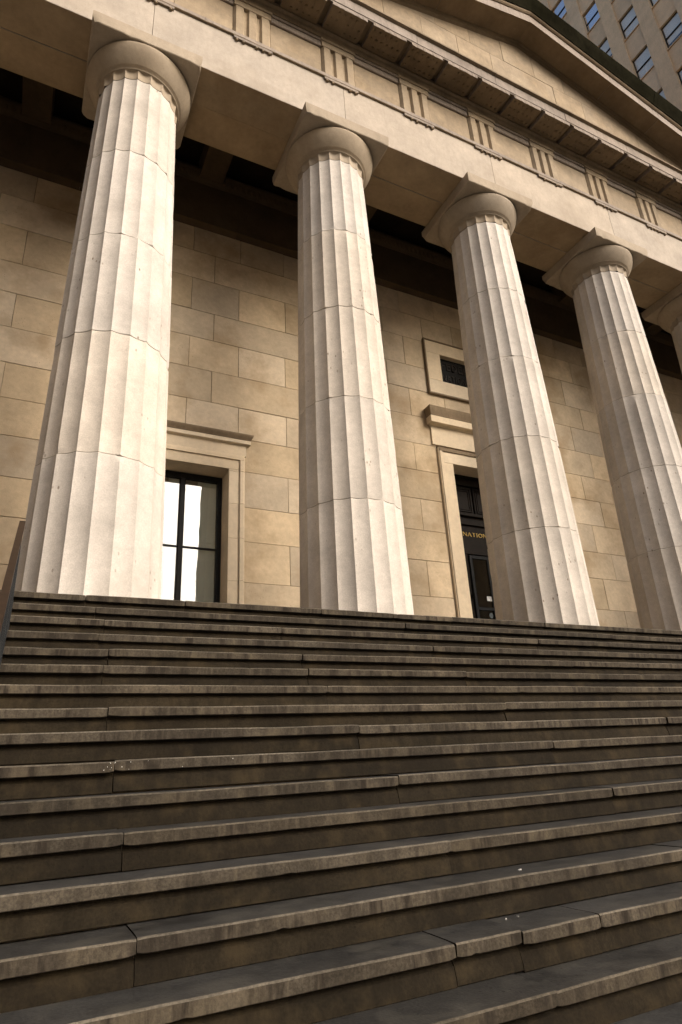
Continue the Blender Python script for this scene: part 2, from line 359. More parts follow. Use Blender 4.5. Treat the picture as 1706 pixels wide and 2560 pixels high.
# ------------------------------------------------------------------ temple
temple = empty('temple_building', loc=(XC, 2, 0), label='cream stone temple front with fluted Doric columns and a pediment above the steps', cat='building')
ROOT = temple
def part(name, parent=None, **k):
    return empty(name, parent or ROOT)
for_parent = Matrix.Translation(temple.location).inverted()
def P(o, parent):                            # parent while keeping world placement
    o.parent = parent; o.matrix_parent_inverse = parent_world(parent).inverted(); return o
def parent_world(o):
    m = o.matrix_basis.copy()
    while o.parent:
        m = o.parent.matrix_basis @ o.matrix_parent_inverse @ m if False else m; break
    return m
temple.location = (0, 0, 0); stairs.location = (0, 0, 0)

# columns -----------------------------------------------------------
R0, R1, ZN = 0.822, 0.628, 8.60
def rz(z):
    t = z/ZN; return R0+(R1-R0)*t+0.012*math.sin(math.pi*t)
NS = 8                                        # steps across a flute
def ring_pts(r, depth, rn=None, amp=0.0):
    out = []
    for k in range(20):
        for j in range(NS):
            u = -1+2*j/NS; a = rad(9+18*(k+(u+1)/2))
            out.append((a, r-depth*(1-u*u)**0.85))
    return out
def drum(parent, X, z0, z1, seed, top=False):
    rn = random.Random(seed); mb = MB(); n = 20*NS
    g = 0.004
    hs = [z0+0.002, z0+0.002+g*1.5, z0+0.03, z0+0.09, z0+0.2]; k = int((z1-z0-0.4)/0.25)
    hs += [z0+0.2+(z1-z0-0.4)*(t+1)/(k+1) for t in range(k)]
    hs += [z1-0.2, z1-0.09, z1-0.03, z1-0.002-g*1.5, z1-0.002]
    dr = rn.uniform(-0.002, 0.002); rot = rn.uniform(-0.003, 0.003)
    chips = {}
    for _ in range(rn.randint(6, 10)):           # knocked-off arris ends at the joints
        chips[(rn.randrange(20), rn.choice((0, 1)))] = rn.uniform(0.006, 0.028)
    nicks = [(rn.randrange(20), rn.uniform(z0, z1), rn.uniform(0.03, 0.16), rn.uniform(0.003, 0.012)) for _ in range(10)]
    vs = []
    for q, z in enumerate(hs):
        r = rz(z)+dr; dep = 0.033*r/R0
        if q == 0 or q == len(hs)-1: r -= 0.005
        for m, (a, rr) in enumerate(ring_pts(r, dep)):
            kf, j = divmod(m, NS); e = min(j, NS-j)
            rr += noise.noise(Vector((math.cos(a)*9+X, math.sin(a)*9, z*7)))*0.0012
            if e <= 1:
                kk = kf if j <= 1 else (kf+1) % 20
                w = 1.0 if e == 0 else 0.45
                c0, c1 = chips.get((kk, 0), 0), chips.get((kk, 1), 0)
                if c0 and z-z0 < 0.1: rr -= w*c0*(1-(z-z0)/0.1)
                if c1 and z1-z < 0.1: rr -= w*c1*(1-(z1-z)/0.1)
                for nk, nz, nh, nd in nicks:
                    if nk == kk and abs(z-nz) < nh: rr -= w*nd*(1-abs(z-nz)/nh)
            a += rot
            vs.append((X+rr*math.cos(a), rr*math.sin(a), z))
    fs = []
    for q in range(len(hs)-1):
        for m in range(n):
            m2 = (m+1) % n; fs.append((q*n+m, q*n+m2, (q+1)*n+m2, (q+1)*n+m))
    fs += [tuple(range(n-1, -1, -1)), tuple((len(hs)-1)*n+m for m in range(n))]
    mb.add(vs, fs); mb.build('drum', M_col, parent, smooth=24)
def neck(parent, X):
    # flutes run out under the annulets
    mb = MB(); n = 20*NS
    lv = [(8.606, 1.0, 0.630), (8.62, 1.0, 0.634), (8.66, 1.0, 0.634), (8.71, 1.05, 0.638), (8.74, 1.1, 0.643), (8.752, 1.0, 0.646), (8.760, 0.75, 0.649), (8.766, 0.0, 0.652)]
    vs = []
    for z, d, r in lv:
        for a, rr in ring_pts(r, 0.031*d): vs.append((X+rr*math.cos(a), rr*math.sin(a), z))
    fs = [(q*n+m, q*n+(m+1) % n, (q+1)*n+(m+1) % n, (q+1)*n+m) for q in range(len(lv)-1) for m in range(n)]
    mb.add(vs, fs); mb.build('neck', M_cap, parent, smooth=28)
def capital(parent, X, seed):
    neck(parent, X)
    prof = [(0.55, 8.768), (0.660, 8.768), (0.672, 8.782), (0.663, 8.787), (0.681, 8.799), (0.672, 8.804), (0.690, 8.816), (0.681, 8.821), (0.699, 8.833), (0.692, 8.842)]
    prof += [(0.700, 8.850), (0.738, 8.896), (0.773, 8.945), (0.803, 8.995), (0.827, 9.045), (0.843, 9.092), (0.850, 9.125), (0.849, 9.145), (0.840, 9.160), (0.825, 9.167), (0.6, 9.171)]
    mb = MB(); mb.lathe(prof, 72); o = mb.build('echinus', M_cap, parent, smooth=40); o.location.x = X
    rn = random.Random(seed); mb = MB(); a = 0.862; c = 0.012
    # abacus with slightly broken arrises: rows of points round the edge
    zz = [(9.1725, -0.02), (9.1725, -c), (9.1725+c, 0), (9.30, 0), (9.4225-c, 0), (9.4225, -c), (9.4225, -0.03)]
    N = 36; vs = []
    chips = [(rn.uniform(0, 4), rn.uniform(0.03, 0.12), rn.uniform(0.01, 0.035)) for _ in range(7)]+[(k, 0.06, rn.uniform(0.005, 0.05)) for k in range(4)]
    for z, d_ in zz:
        for k in range(4*N):
            t = k/N; sd = int(t); u = (t-sd)*2-1; e = a+d_
            f = 0
            for ct, cw, cd in chips:
                dt = abs((t-ct+2) % 4-2)
                if dt < cw and z < 9.25: f = max(f, cd*(1-dt/cw))
            e -= f*(0.8 if z < 9.2 else 0.35)
            x, y = [(u*e, -e), (e, u*e), (-u*e, e), (-e, -u*e)][sd]
            vs.append((x+noise.noise(Vector((x*9, y*9, z*9+seed)))*0.0012, y+noise.noise(Vector((y*9, x*9, z*9+seed+9)))*0.0012, z+(f*0.35 if z < 9.19 else 0)))
    n = 4*N; L = len(zz)
    fs = [(q*n+m, q*n+(m+1) % n, (q+1)*n+(m+1) % n, (q+1)*n+m) for q in range(L-1) for m in range(n)]
    fs += [tuple(range(n-1, -1, -1)), tuple((L-1)*n+m for m in range(n))]
    mb.add(vs, fs); o = mb.build('abacus', M_cap, parent, smooth=30); o.location.x = X
DR = {-1: 0.03, 0: 0.08, 1: -0.01, 2: -0.03, 3: 0.02, 4: 0.0, 5: 0.05, 6: -0.04}
for k in range(-1, 7):
    X = k*S; c = empty('column', temple)
    j = [0.0]+[b+DR[k]+random.Random(k*7+b*3).uniform(-0.03, 0.03) for b in (1.76, 3.50, 5.22, 6.87)]+[ZN]
    for q in range(5): drum(c, X, j[q], j[q+1], k*100+q)
    capital(c, X, k+50)

# portico floor
mb = MB(); mb.box(XL-0.5, XR+0.5, Y_NOSE+0.30, 3.3, -0.3, -0.006); mb.build('portico_floor', M_floor, temple)

# architrave -----------------------------------------------------------
ZA0, ZA1 = 9.4225, 10.60
YF, YB = -0.690, 0.700
mb = MB(); mb.box(XL, XR, YF+0.03, YB-0.03, ZA0+0.03, ZA1+0.08); arch = mb.build('architrave', M_mort, temple)
xs = [XL]+[k*S+0.05 for k in range(0, 6)]+[XR]
for a, b in zip(xs, xs[1:]):
    for y0, y1 in ((YF, 0.006), (0.016, YB)):
        mb = MB(); c = 0.006; x0, x1 = a+0.004, b-0.004
        prof = [(y0+c, ZA0), (y1-c, ZA0), (y1, ZA0+c), (y1, ZA1), (y0, ZA1), (y0, ZA0+c)]
        n = 24
        def jig(p, i, k, nn, s_=a+y0):
            if i in (0, 5): p[1] += 0.003*noise.noise(Vector((p[0]*4, s_, 1))); p[2] += 0.003*noise.noise(Vector((p[0]*5, s_, 4)))
            return p
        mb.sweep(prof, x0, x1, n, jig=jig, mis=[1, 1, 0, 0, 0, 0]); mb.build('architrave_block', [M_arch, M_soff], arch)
# strip between the two rows of beams over each bay
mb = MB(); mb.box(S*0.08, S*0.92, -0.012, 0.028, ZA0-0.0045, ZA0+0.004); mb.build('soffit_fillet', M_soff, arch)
# taenia
xs = [XL-0.05]+[k*S+0.9 for k in range(-1, 6)]+[XR+0.05]
for a, b in zip(xs, xs[1:]):
    mb = MB(); prof = [(YF-0.045, ZA1+0.008), (YF-0.037, ZA1), (YF+0.1, ZA1), (YF+0.1, ZA1+0.105), (YF-0.03, ZA1+0.105), (YF-0.045, ZA1+0.09)]
    def jig(p, i, k, nn):
        if i in (0, 1, 4, 5): p[1] += 0.006*noise.noise(Vector((p[0]*6, i, 1)))
        return p
    mb.sweep(prof, a+0.002, b-0.002, 40, jig=jig, mis=[1, 1, 1, 0, 0, 0]); mb.build('taenia', [M_corn, M_dark], arch)
# regulae with their drops
for k in range(-2, 14):
    if k*S/2 < XL or k*S/2 > XR: continue
    X = k*S/2; rn = random.Random(k+300); mb = MB()
    mb.sweep([(YF-0.042, 10.535), (YF+0.05, 10.535), (YF+0.05, 10.5985), (YF-0.038, 10.5985), (YF-0.042, 10.59)], X-0.366, X+0.366, 6, mis=[1, 0, 0, 0, 0])
    for q in range(6):
        if rn.random() < 0.3: continue
        mb.cyl((X-0.31+q*0.124, YF-0.02, 10.5355-rn.uniform(0.030, 0.050)), 0.030, 0.055, 8, 0.022, mi=1)
    mb.build('regula', [M_corn, M_dark], arch)

# frieze -----------------------------------------------------------
ZF0, ZF1 = ZA1+0.105, 11.78
mb = MB(); mb.box(XL+0.02, XR-0.02, YF+0.10, YB, ZF0-0.02, 12.3); frieze = mb.build('frieze', M_mort, temple)
for k in range(-2, 14):
    X = k*S/2
    if X < XL+0.3 or X > XR-0.3: continue
    mb = MB(); w = 0.366; y = YF+0.005; dp = 0.055; zt = 11.56
    # plan of the face: half groove, shank, groove, shank, groove, shank, half groove
    gx = 0.105; sh = (2*w-2*gx-2*0.045)/3*1.0
    e = 0.045; gw = 0.115; sw = (2*w-2*e-2*gw)/3
    pts = [(-w, y+dp)]; x = -w+e
    for q in range(3):
        pts += [(x, y), (x+sw, y)]; x += sw
        if q < 2: pts += [(x+gw/2-0.022, y+dp), (x+gw/2+0.022, y+dp)]; x += gw
    pts += [(w, y+dp)]
    m = len(pts); vs = [(X+a, b, z) for z in (ZF0+0.001, zt) for a, b in pts]+[(X+a, y+0.02, zt+0.03) for a, b in pts]
    fs = [(i, i+1, m+i+1, m+i) for i in range(m-1)]+[(m+i, m+i+1, 2*m+i+1, 2*m+i) for i in range(m-1)]
    mb.add(vs, fs)
    mb.box(X-w, X-w+0.001, y+dp, YF+0.13, ZF0, zt); mb.box(X+w-0.001, X+w, y+dp, YF+0.13, ZF0, zt)
    mb.cbox(X-w, X+w, y-0.012, YF+0.13, zt-0.0, ZF1-0.07, 0.006)
    mb.cbox(X-w-0.02, X+w+0.02, y-0.034, YF+0.13, ZF1-0.07, ZF1, 0.006)
    mb.build('triglyph', M_frieze, frieze)
    if X+S/2 < XR:
        a, b = X+w+0.006, X+S/2-w-0.006
        mb = MB(); mb.cbox(a, b, YF+0.062, YF+0.13, ZF0, ZF1-0.21, 0.004); mb.build('metope', M_frieze, frieze)
        mb = MB(); mb.cbox(a, b, YF+0.018, YF+0.13, ZF1-0.209, ZF1-0.072, 0.012); mb.cbox(a, b-0.016, YF-0.004, YF+0.13, ZF1-0.071, ZF1, 0.006)
        mb.build('metope_cap', M_corn, frieze)

# horizontal cornice -----------------------------------------------------------
YC = -1.30; ZC0 = 11.97
mb = MB(); mb.box(XL-0.55, XR+0.55, YC+0.06, 0.3, 12.07, 12.24); corn = mb.build('cornice', M_mort, temple)
xs = [XL-0.6]+[XL-0.6+2.06*k for k in range(1, 14)]+[XR+0.6]
for q, (a, b) in enumerate(zip(xs, xs[1:])):
    if b-a < 0.2: continue
    mb = MB(); o_ = random.Random(q).uniform(-0.004, 0.004)
    prof = [(YC+o_, 11.995), (YC+o_+0.012, 11.992), (YC+o_+0.015, 11.965), (YC+0.03, 12.02), (-0.75, 12.05), (-0.75, 12.33), (YC-0.045, 12.33), (YC-0.062, 12.315), (YC-0.062, 12.275), (YC-0.02, 12.262), (YC+o_, 12.255)]
    mis = [0, 0, 1, 1, 1, 0, 0, 2, 2, 2, 0]
    def jig(p, i, k, nn):
        p[1] += 0.003*noise.noise(Vector((p[0]*5, i, 3))); return p
    mb.sweep(prof, a+0.005, b-0.005, 30, jig=jig, mis=mis); mb.build('corona_block', [M_corn, M_mut, M_dark], corn, smooth=25)
mb = MB(); prof = [(YF-0.02, ZF1+0.001), (YF+0.13, ZF1+0.001), (YF+0.13, ZC0+0.02), (YF-0.10, ZC0+0.02), (YF-0.10, ZC0-0.06), (YF-0.05, ZC0-0.09)]
mb.sweep(prof, XL-0.05, XR+0.05, 1); mb.build('bed_moulding', M_dark, corn)
mut_me = {}
for k in range(-5, 29):
    X = k*S/4
    if X < XL-0.5 or X > XR+0.5: continue
    v = k % 4
    if v not in mut_me:
        rn = random.Random(v+900); mb = MB(); w = 0.385
        ya, yb_ = YC+0.010, YF-0.085
        za, zb_ = 11.885, 11.945                     # underside slopes down to the front
        prof = [(ya+0.004, za), (yb_, zb_), (yb_, zb_+0.13), (ya, za+0.13), (ya, za+0.004)]
        def jig(p, i, kk, nn, r_=rn):
            if i in (0, 4): p[2] += abs(r_.gauss(0, 0.006)); p[1] += abs(r_.gauss(0, 0.006))
            return p
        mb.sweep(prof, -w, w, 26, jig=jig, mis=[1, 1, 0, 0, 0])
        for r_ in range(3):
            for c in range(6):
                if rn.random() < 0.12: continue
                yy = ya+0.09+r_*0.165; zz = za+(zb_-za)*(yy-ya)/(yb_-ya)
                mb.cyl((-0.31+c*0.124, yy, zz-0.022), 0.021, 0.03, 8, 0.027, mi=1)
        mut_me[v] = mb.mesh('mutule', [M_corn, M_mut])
    o = link('mutule', mut_me[v], corn); o.location.x = X

# pediment -----------------------------------------------------------
SL = 0.250; ZAP = 15.50                        # slope and apex of the tympanum
YT = -0.66
dz = lambda x: -SL*abs(x-XC)
mb = MB(); pl = [(XL-0.2, 12.2), (XR+0.2, 12.2), (XR+0.2, ZAP+0.05+dz(XR+0.2)), (XC, ZAP+0.05), (XL-0.2, ZAP+0.05+dz(XL-0.2))]
prism(mb, pl, YT+0.03, 0.4); tym = mb.build('tympanum', M_mort, temple)
beds = [12.30, 13.39, 14.48, 15.60]
for c, (z0, z1) in enumerate(zip(beds, beds[1:])):
    ph = 6.93 if c == 1 else 7.37 if c == 2 else 7.4
    js = [ph+1.03*k for k in range(-12, 16)]
    if c == 1: js = [j for j in js if abs(j-8.99) > 0.1]
    for a, b in zip(js, js[1:]):
        a = max(a, XL); b = min(b, XR)
        if b-a < 0.1: continue
        p_ = [(a+0.005, z0+0.005), (b-0.005, z0+0.005), (b-0.005, z1-0.005), (a+0.005, z1-0.005)]
        p_ = clip(p_, SL, 1, ZAP+SL*XC); p_ = clip(p_, -SL, 1, ZAP-SL*XC) if p_ else p_
        if len(p_) < 3: continue
        mb = MB(); o_ = RNG.uniform(-0.004, 0.004); prism(mb, p_, YT+o_, YT+0.1); mb.build('tympanum_stone', M_frieze, tym)
def rake(name, prof, mats, mis, seg, side, parent, shift=0.0, jit=0.0):
    ends = [0.0]+[shift+seg*k for k in range(1, 12) if shift+seg*k < 14.2]+[14.3]
    for q, (a, b) in enumerate(zip(ends, ends[1:])):
        mb = MB(); x0, x1 = (XC+a+0.005*(a > 0), XC+b-0.005) if side > 0 else (XC-b+0.005, XC-a-0.005*(a > 0))
        def jig(p, i, k, nn):
            if jit: p[1] += jit*noise.noise(Vector((p[0]*3.3, i*0.7, 3))); p[2] += jit*noise.noise(Vector((p[0]*4.1, i*0.7, 8)))
            return p
        mb.sweep(prof, x0, x1, 24, dz=dz, jig=jig, mis=mis); mb.build(name, mats, parent, smooth=25)
A = ZAP
for side in (1, -1):
    rk = empty('raking_cornice', temple)
    # corona: soffit, fascia, small crowning fillet
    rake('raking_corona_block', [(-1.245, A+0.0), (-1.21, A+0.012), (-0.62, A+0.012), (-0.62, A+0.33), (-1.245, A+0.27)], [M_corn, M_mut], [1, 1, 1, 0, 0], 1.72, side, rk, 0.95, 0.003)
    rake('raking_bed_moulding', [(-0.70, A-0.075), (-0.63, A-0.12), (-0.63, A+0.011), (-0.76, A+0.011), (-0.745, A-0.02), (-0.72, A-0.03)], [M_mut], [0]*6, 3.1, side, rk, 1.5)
    rake('raking_fillet', [(-1.30, A+0.30), (-1.27, A+0.272), (-1.0, A+0.271), (-1.0, A+0.335), (-1.31, A+0.335)], [M_dark], [0]*5, 1.72, side, rk, 0.95, 0.003)
    rake('gutter_stone', [(-1.33, A+0.337), (-1.0, A+0.337), (-0.9, A+0.75), (-1.44, A+0.75), (-1.46, A+0.73), (-1.45, A+0.66), (-1.40, A+0.52), (-1.35, A+0.42)], [M_sima], [0]*8, 2.3, side, rk, 1.9, 0.008)
mb = MB(); mb.sweep([(-0.9, 15.9), (38, 15.9), (38, 16.2), (-0.9, 16.2)], XC, XC+14.2, 1, dz=dz); mb.sweep([(-0.9, 15.9), (38, 15.9), (38, 16.2), (-0.9, 16.2)], XC-14.2, XC, 1, dz=dz)
mb.build('roof', M_sima, temple)

# front wall -----------------------------------------------------------
W = 2.75; ZW1 = 9.55
WX0, WX1, WZ1 = 0.78, 2.475, 3.642             # window opening (centre 1.627)
DX0, DX1, DZ1 = 7.84, 10.16, 4.66              # door opening
AT = 0.31                                      # width of the stone surrounds
holes = [(WX0-AT, WX1+AT, -0.1, 3.955), (DX0-0.385, DX1+0.385, -0.1, 5.09)]
PQ = (7.44, 2*XC-7.44, 6.545, 8.085)           # plaque surround
mb = MB()
rects = [(XL+0.3, XR-0.3, -0.1, ZW1+1.8)]
for h in ((WX0-0.03, WX1+0.03, -0.2, WZ1+0.03), (DX0-0.03, DX1+0.03, -0.2, DZ1+0.03), (7.838, 2*XC-7.838, 6.905, 7.761)): rects = subtract(rects, h)
for r in rects: mb.box(r[0], r[1], W+0.035, W+0.40, r[2], r[3])
wall = mb.build('wall', M_mort, temple)
zs = [0.0, 0.72, 1.43, 2.215, 2.905, 3.65, 4.36, 5.055, 5.785, 6.53, 7.21, 8.04, 8.78, ZW1]
for c, (z0, z1) in enumerate(zip(zs, zs[1:])):
    t1 = (c % 2 == 0)                           # 1.43-2.2, 2.9-3.65 ... carry the short stones
    js = [1.615+1.045*k for k in range(-8, 22)] if t1 else [2.11+2.09*k for k in range(-5, 11)]
    js = [XL+0.3]+[j+RNG.uniform(-0.015, 0.015) for j in js if XL+0.4 < j < XR-0.4]+[XR-0.3]
    for a, b in zip(js, js[1:]):
        rs = [(a, b, z0, z1)]
        for h in holes+[PQ]: rs = subtract(rs, h)
        for r in rs:
            g_ = RNG.uniform(0.0025, 0.005); mb = MB(); y = W+RNG.uniform(-0.004, 0.004)
            mb.cbox(r[0]+g_, r[1]-g_, y, W+0.08, r[2]+g_, r[3]-g_, RNG.uniform(0.003, 0.007)); mb.build('wall_stone', M_wall, wall)
# top band with egg and dart, just under the ceiling
band = empty('wall_band', temple)
xs = [XL+0.3]+[2.55+3.3*k for k in range(-2, 6)]+[XR-0.3]
for a, b in zip(xs, xs[1:]):
    if b-a < 0.2: continue
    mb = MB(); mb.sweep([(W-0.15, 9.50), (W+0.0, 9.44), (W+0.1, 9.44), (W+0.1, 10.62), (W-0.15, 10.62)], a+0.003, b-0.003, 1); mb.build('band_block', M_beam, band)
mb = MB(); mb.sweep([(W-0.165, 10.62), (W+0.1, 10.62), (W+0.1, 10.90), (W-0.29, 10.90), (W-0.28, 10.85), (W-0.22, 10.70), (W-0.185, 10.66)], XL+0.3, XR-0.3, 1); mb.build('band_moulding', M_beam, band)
mb = MB(); x = XL+0.4
while x < XR-0.4:                               # eggs between darts
    for q in range(6):
        a0 = math.pi*q/6
    n = 7; vs = []; 
    for iz in range(5):
        ph_ = math.pi*iz/4; rr = 0.05*math.sin(ph_)*(1-0.2*math.cos(ph_)); 
        for k in range(n):
            th = math.pi*k/(n-1); vs.append((x-rr*math.cos(th), W-0.20-0.06*iz/4*0.9-rr*0.9*math.sin(th)*0.8, 10.675+0.16*iz/4))
    mb.add(vs, [(q*n+k, q*n+k+1, (q+1)*n+k+1, (q+1)*n+k) for q in range(4) for k in range(n-1)])
    x += 0.135
o = mb.build('egg_and_dart', M_beam, band, smooth=60); tag(o, kind='stuff')

# ceiling -----------------------------------------------------------
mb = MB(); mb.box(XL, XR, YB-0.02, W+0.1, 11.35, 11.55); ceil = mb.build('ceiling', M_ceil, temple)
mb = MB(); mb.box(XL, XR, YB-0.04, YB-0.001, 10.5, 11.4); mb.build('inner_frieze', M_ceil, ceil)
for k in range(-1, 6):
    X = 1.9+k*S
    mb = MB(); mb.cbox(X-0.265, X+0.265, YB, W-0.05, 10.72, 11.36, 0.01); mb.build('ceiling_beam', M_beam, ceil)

# body of the building behind the wall
mb = MB(); mb.box(XL+0.3, XL+0.9, W+0.40, 38, -3.6, 12.5); mb.box(XR-0.9, XR-0.3, W+0.40, 38, -3.6, 12.5); mb.box(XL+0.9, XR-0.9, 37.4, 38, -3.6, 12.5)
mb.build('side_wall', M_wall, temple)

# stone surrounds -----------------------------------------------------------
def surround(parent, x0, x1, z1, wd, depth, jz, name):
    # outer back-band, flat architrave, splayed reveal; jambs split at jz
    yo = W-0.05
    bb = 0.105
    segs = [0.0]+jz+[z1]
    for sx in (-1, 1):
        xi = x0 if sx < 0 else x1
        for a, b in zip(segs, segs[1:]):
            mb = MB(); g_ = 0.0015
            xa, xb = sorted((xi, xi+sx*(wd-bb)))
            mb.cbox(xa, xb, yo, W+depth, a+g_, b-g_, 0.004)
            xa, xb = sorted((xi+sx*(wd-bb+0.002), xi+sx*(wd-0.022)))
            tp = wd-bb if b == segs[-1] else 0
            mb.cbox(xa, xb, yo-0.035, W+0.1, a+g_, b-g_+tp, 0.008)
            xa, xb = sorted((xi+sx*(wd-0.020), xi+sx*wd))
            tp = wd-0.022 if b == segs[-1] else 0
            mb.cbox(xa, xb, yo-0.012, W+0.1, a+g_, b-g_+tp, 0.004)
            mb.build('jamb_stone', M_trim, parent)
    mb = MB(); mb.cbox(x0-wd+bb, x1+wd-bb, yo, W+depth, z1+0.0015, z1+wd-bb, 0.004); mb.build('lintel', M_trim, parent)
    mb = MB()
    mb.sweep([(yo-0.035, z1+wd-bb+0.05), (yo-0.03, z1+wd-bb+0.002), (W+0.1, z1+wd-bb+0.002), (W+0.1, z1+wd-0.022), (yo-0.035, z1+wd-0.022)], x0-wd+0.022, x1+wd-0.022)
    mb.cbox(x0-wd, x1+wd, yo-0.012, W+0.1, z1+wd-0.020, z1+wd, 0.004)
    mb.build('backband', M_dark if name == 'door' else M_trim, parent)
def hood(parent, x0, x1, z0, zt, proj, m2):
    # plain frieze, small cornice with a cyma on top
    h = zt-z0
    mb = MB(); mb.cbox(x0+0.12, x1-0.12, W-0.045, W+0.1, z0+0.001, z0+h*0.52, 0.003); mb.build('hood_frieze', M_trim, parent)
    mb = MB(); p = [(W-0.06, z0+h*0.52), (W+0.1, z0+h*0.52), (W+0.1, z0+h*0.56), (W-0.09, z0+h*0.56)]
    mb.sweep(p, x0+0.09, x1-0.09)
    p = [(W-proj+0.04, z0+h*0.561), (W+0.1, z0+h*0.561), (W+0.1, z0+h*0.745), (W-proj+0.04, z0+h*0.745)]
    mb.sweep(p, x0+0.045, x1-0.045); mb.build('hood_corona', M_trim, parent)
    mb = MB()
    L = [(z0+h*0.746, proj-0.03), (z0+h*0.79, proj-0.022), (z0+h*0.86, proj-0.004), (z0+h*0.93, proj+0.010), (z0+h, proj+0.014)]
    vs = []
    for z, pr in L:
        e = pr-proj+0.06; vs += [(x0+0.075-e, W+0.1, z), (x0+0.075-e, W-pr, z), (x1-0.075+e, W-pr, z), (x1-0.075+e, W+0.1, z)]
    n = len(L); fs = [(q*4+k, q*4+k+1, q*4+k+5, q*4+k+4) for q in range(n-1) for k in range(3)]+[(0, 3, 2, 1), (4*n-4, 4*n-3, 4*n-2, 4*n-1)]
    mb.add(vs, fs); mb.build('hood_cyma', m2, parent)

# window
win = empty('window', temple)
surround(win, WX0, WX1, WZ1, AT, 0.43, [1.43, 2.24, 2.93, 3.6], 'window')
hood(win, WX0-AT-0.15, WX1+AT+0.15, 3.955, 4.39, 0.15, M_dark)
YG = 3.20
mb = MB(); fw = 0.085
mb.cbox(WX0+0.001, WX0+fw, YG-0.05, YG+0.06, 0, WZ1-0.001, 0.006); mb.cbox(WX1-fw, WX1-0.001, YG-0.05, YG+0.06, 0, WZ1-0.001, 0.006)
mb.cbox(WX0+fw, WX1-fw, YG-0.05, YG+0.06, WZ1-0.115, WZ1-0.001, 0.006); mb.cbox(WX0+fw, WX1-fw, YG-0.05, YG+0.06, 0, 0.10, 0.006)
mb.build('window_frame', M_black, win)
mxc = 1.71
mb = MB(); mb.cbox(mxc-0.05, mxc+0.05, YG-0.06, YG+0.05, 0.10, WZ1-0.115, 0.012); mb.build('mullion', M_black, win)
for a, b in ((WX0+fw, mxc-0.05), (mxc+0.05, WX1-fw)):
    mb = MB(); mb.cbox(a, b, YG-0.03, YG+0.03, 2.135, 2.165, 0.004); mb.build('glazing_bar', M_black, win)
    for z0, z1 in ((0.10, 2.135), (2.165, WZ1-0.115)):
        mb = MB(); mb.box(a, b, YG-0.003, YG+0.003, z0, z1); mb.build('pane', M_pane, win)
# room behind the window: added pale panels imitating reflections and a dim back wall
mb = MB(); mb.box(WX0-0.6, WX1+0.6, 4.6, 4.7, -0.1, 4.2); mb.box(WX0-0.7, WX0-0.6, 3.2, 4.7, -0.1, 4.2); mb.box(WX1+0.6, WX1+0.7, 3.2, 4.7, -0.1, 4.2)
mb.box(WX0-0.7, WX1+0.7, 3.2, 4.7, 4.2, 4.3); mb.build('room', M_room, win)
for a, b in ((2.02, WX1-fw-0.01), (1.46, mxc-0.055), (WX0+fw+0.01, 1.12)):
    mb = MB(); mb.cbox(a, b, 3.235, 3.265, 0.11, WZ1-0.12, 0.006)
    for z0, z1 in ((0.25, 1.95), (2.28, WZ1-0.25)):
        if b-a > 0.2: mb.cbox(a+0.05, b-0.05, 3.228, 3.24, z0, z1, 0.005)
    mb.build('reflection_panel', M_reflect, win)

# doorway
door = empty('doorway', temple)
surround(door, DX0, DX1, DZ1, 0.385, 0.43, [], 'door')
hood(door, DX0-0.385-0.24, DX1+0.385+0.24, 5.095, 6.02, 0.24, M_dark)
YD = 3.30
mb = MB(); mb.box(DX0, DX1, YD+0.06, YD+0.12, 0, DZ1)
dr = mb.build('door', M_wood, door) if False else None
mb = MB()                                       # frame: jamb posts, head, transom bar
mb.cbox(DX0+0.001, DX0+0.20, YD-0.06, YD+0.10, 0, DZ1-0.001, 0.01); mb.cbox(DX1-0.20, DX1-0.001, YD-0.06, YD+0.10, 0, DZ1-0.001, 0.01)
mb.cbox(DX0+0.20, DX1-0.20, YD-0.06, YD+0.10, DZ1-0.22, DZ1-0.001, 0.01)
mb.build('door_frame', M_wood, door)
mb = MB(); mb.cbox(DX0+0.20, DX1-0.20, YD-0.10, YD+0.08, 3.62, 3.70, 0.012); mb.cbox(DX0+0.2, DX1-0.2, YD-0.03, YD+0.08, 3.42, 3.62, 0.01); mb.build('transom_bar', M_wood, door)
def panel(x0, x1, z0, z1, y, n=2):
    mb = MB(); mb.cbox(x0, x1, y, y+0.08, z0, z1, 0.01)
    for q in range(n):
        i = 0.05+0.055*q
        for a, b, c, d_ in ((x0+i, x1-i, z0+i, z0+i+0.025), (x0+i, x1-i, z1-i-0.025, z1-i), (x0+i, x0+i+0.025, z0+i+0.025, z1-i-0.025), (x1-i-0.025, x1-i, z0+i+0.025, z1-i-0.025)):
            mb.cbox(a, b, y-0.02+0.006*q, y+0.02, c, d_, 0.006)
    mb.build('door_panel', M_wood, door)
px = [DX0+0.20, 8.78, 9.22, DX1-0.20]
for a, b in zip(px, px[1:]): panel(a+0.02, b-0.02, 3.71, DZ1-0.23, YD)
mb = MB(); mb.cbox(DX0+0.20, DX1-0.20, YD+0.02, YD+0.08, 2.70, 3.419, 0.01); mb.build('sign_board', M_wood, door)
lettering('gold_letter', M_gold, door, 'NATIONAL', 8.83, 3.15, 0.095, YD+0.008, YD+0.024, width=0.95, serif=True, gap=0.22)
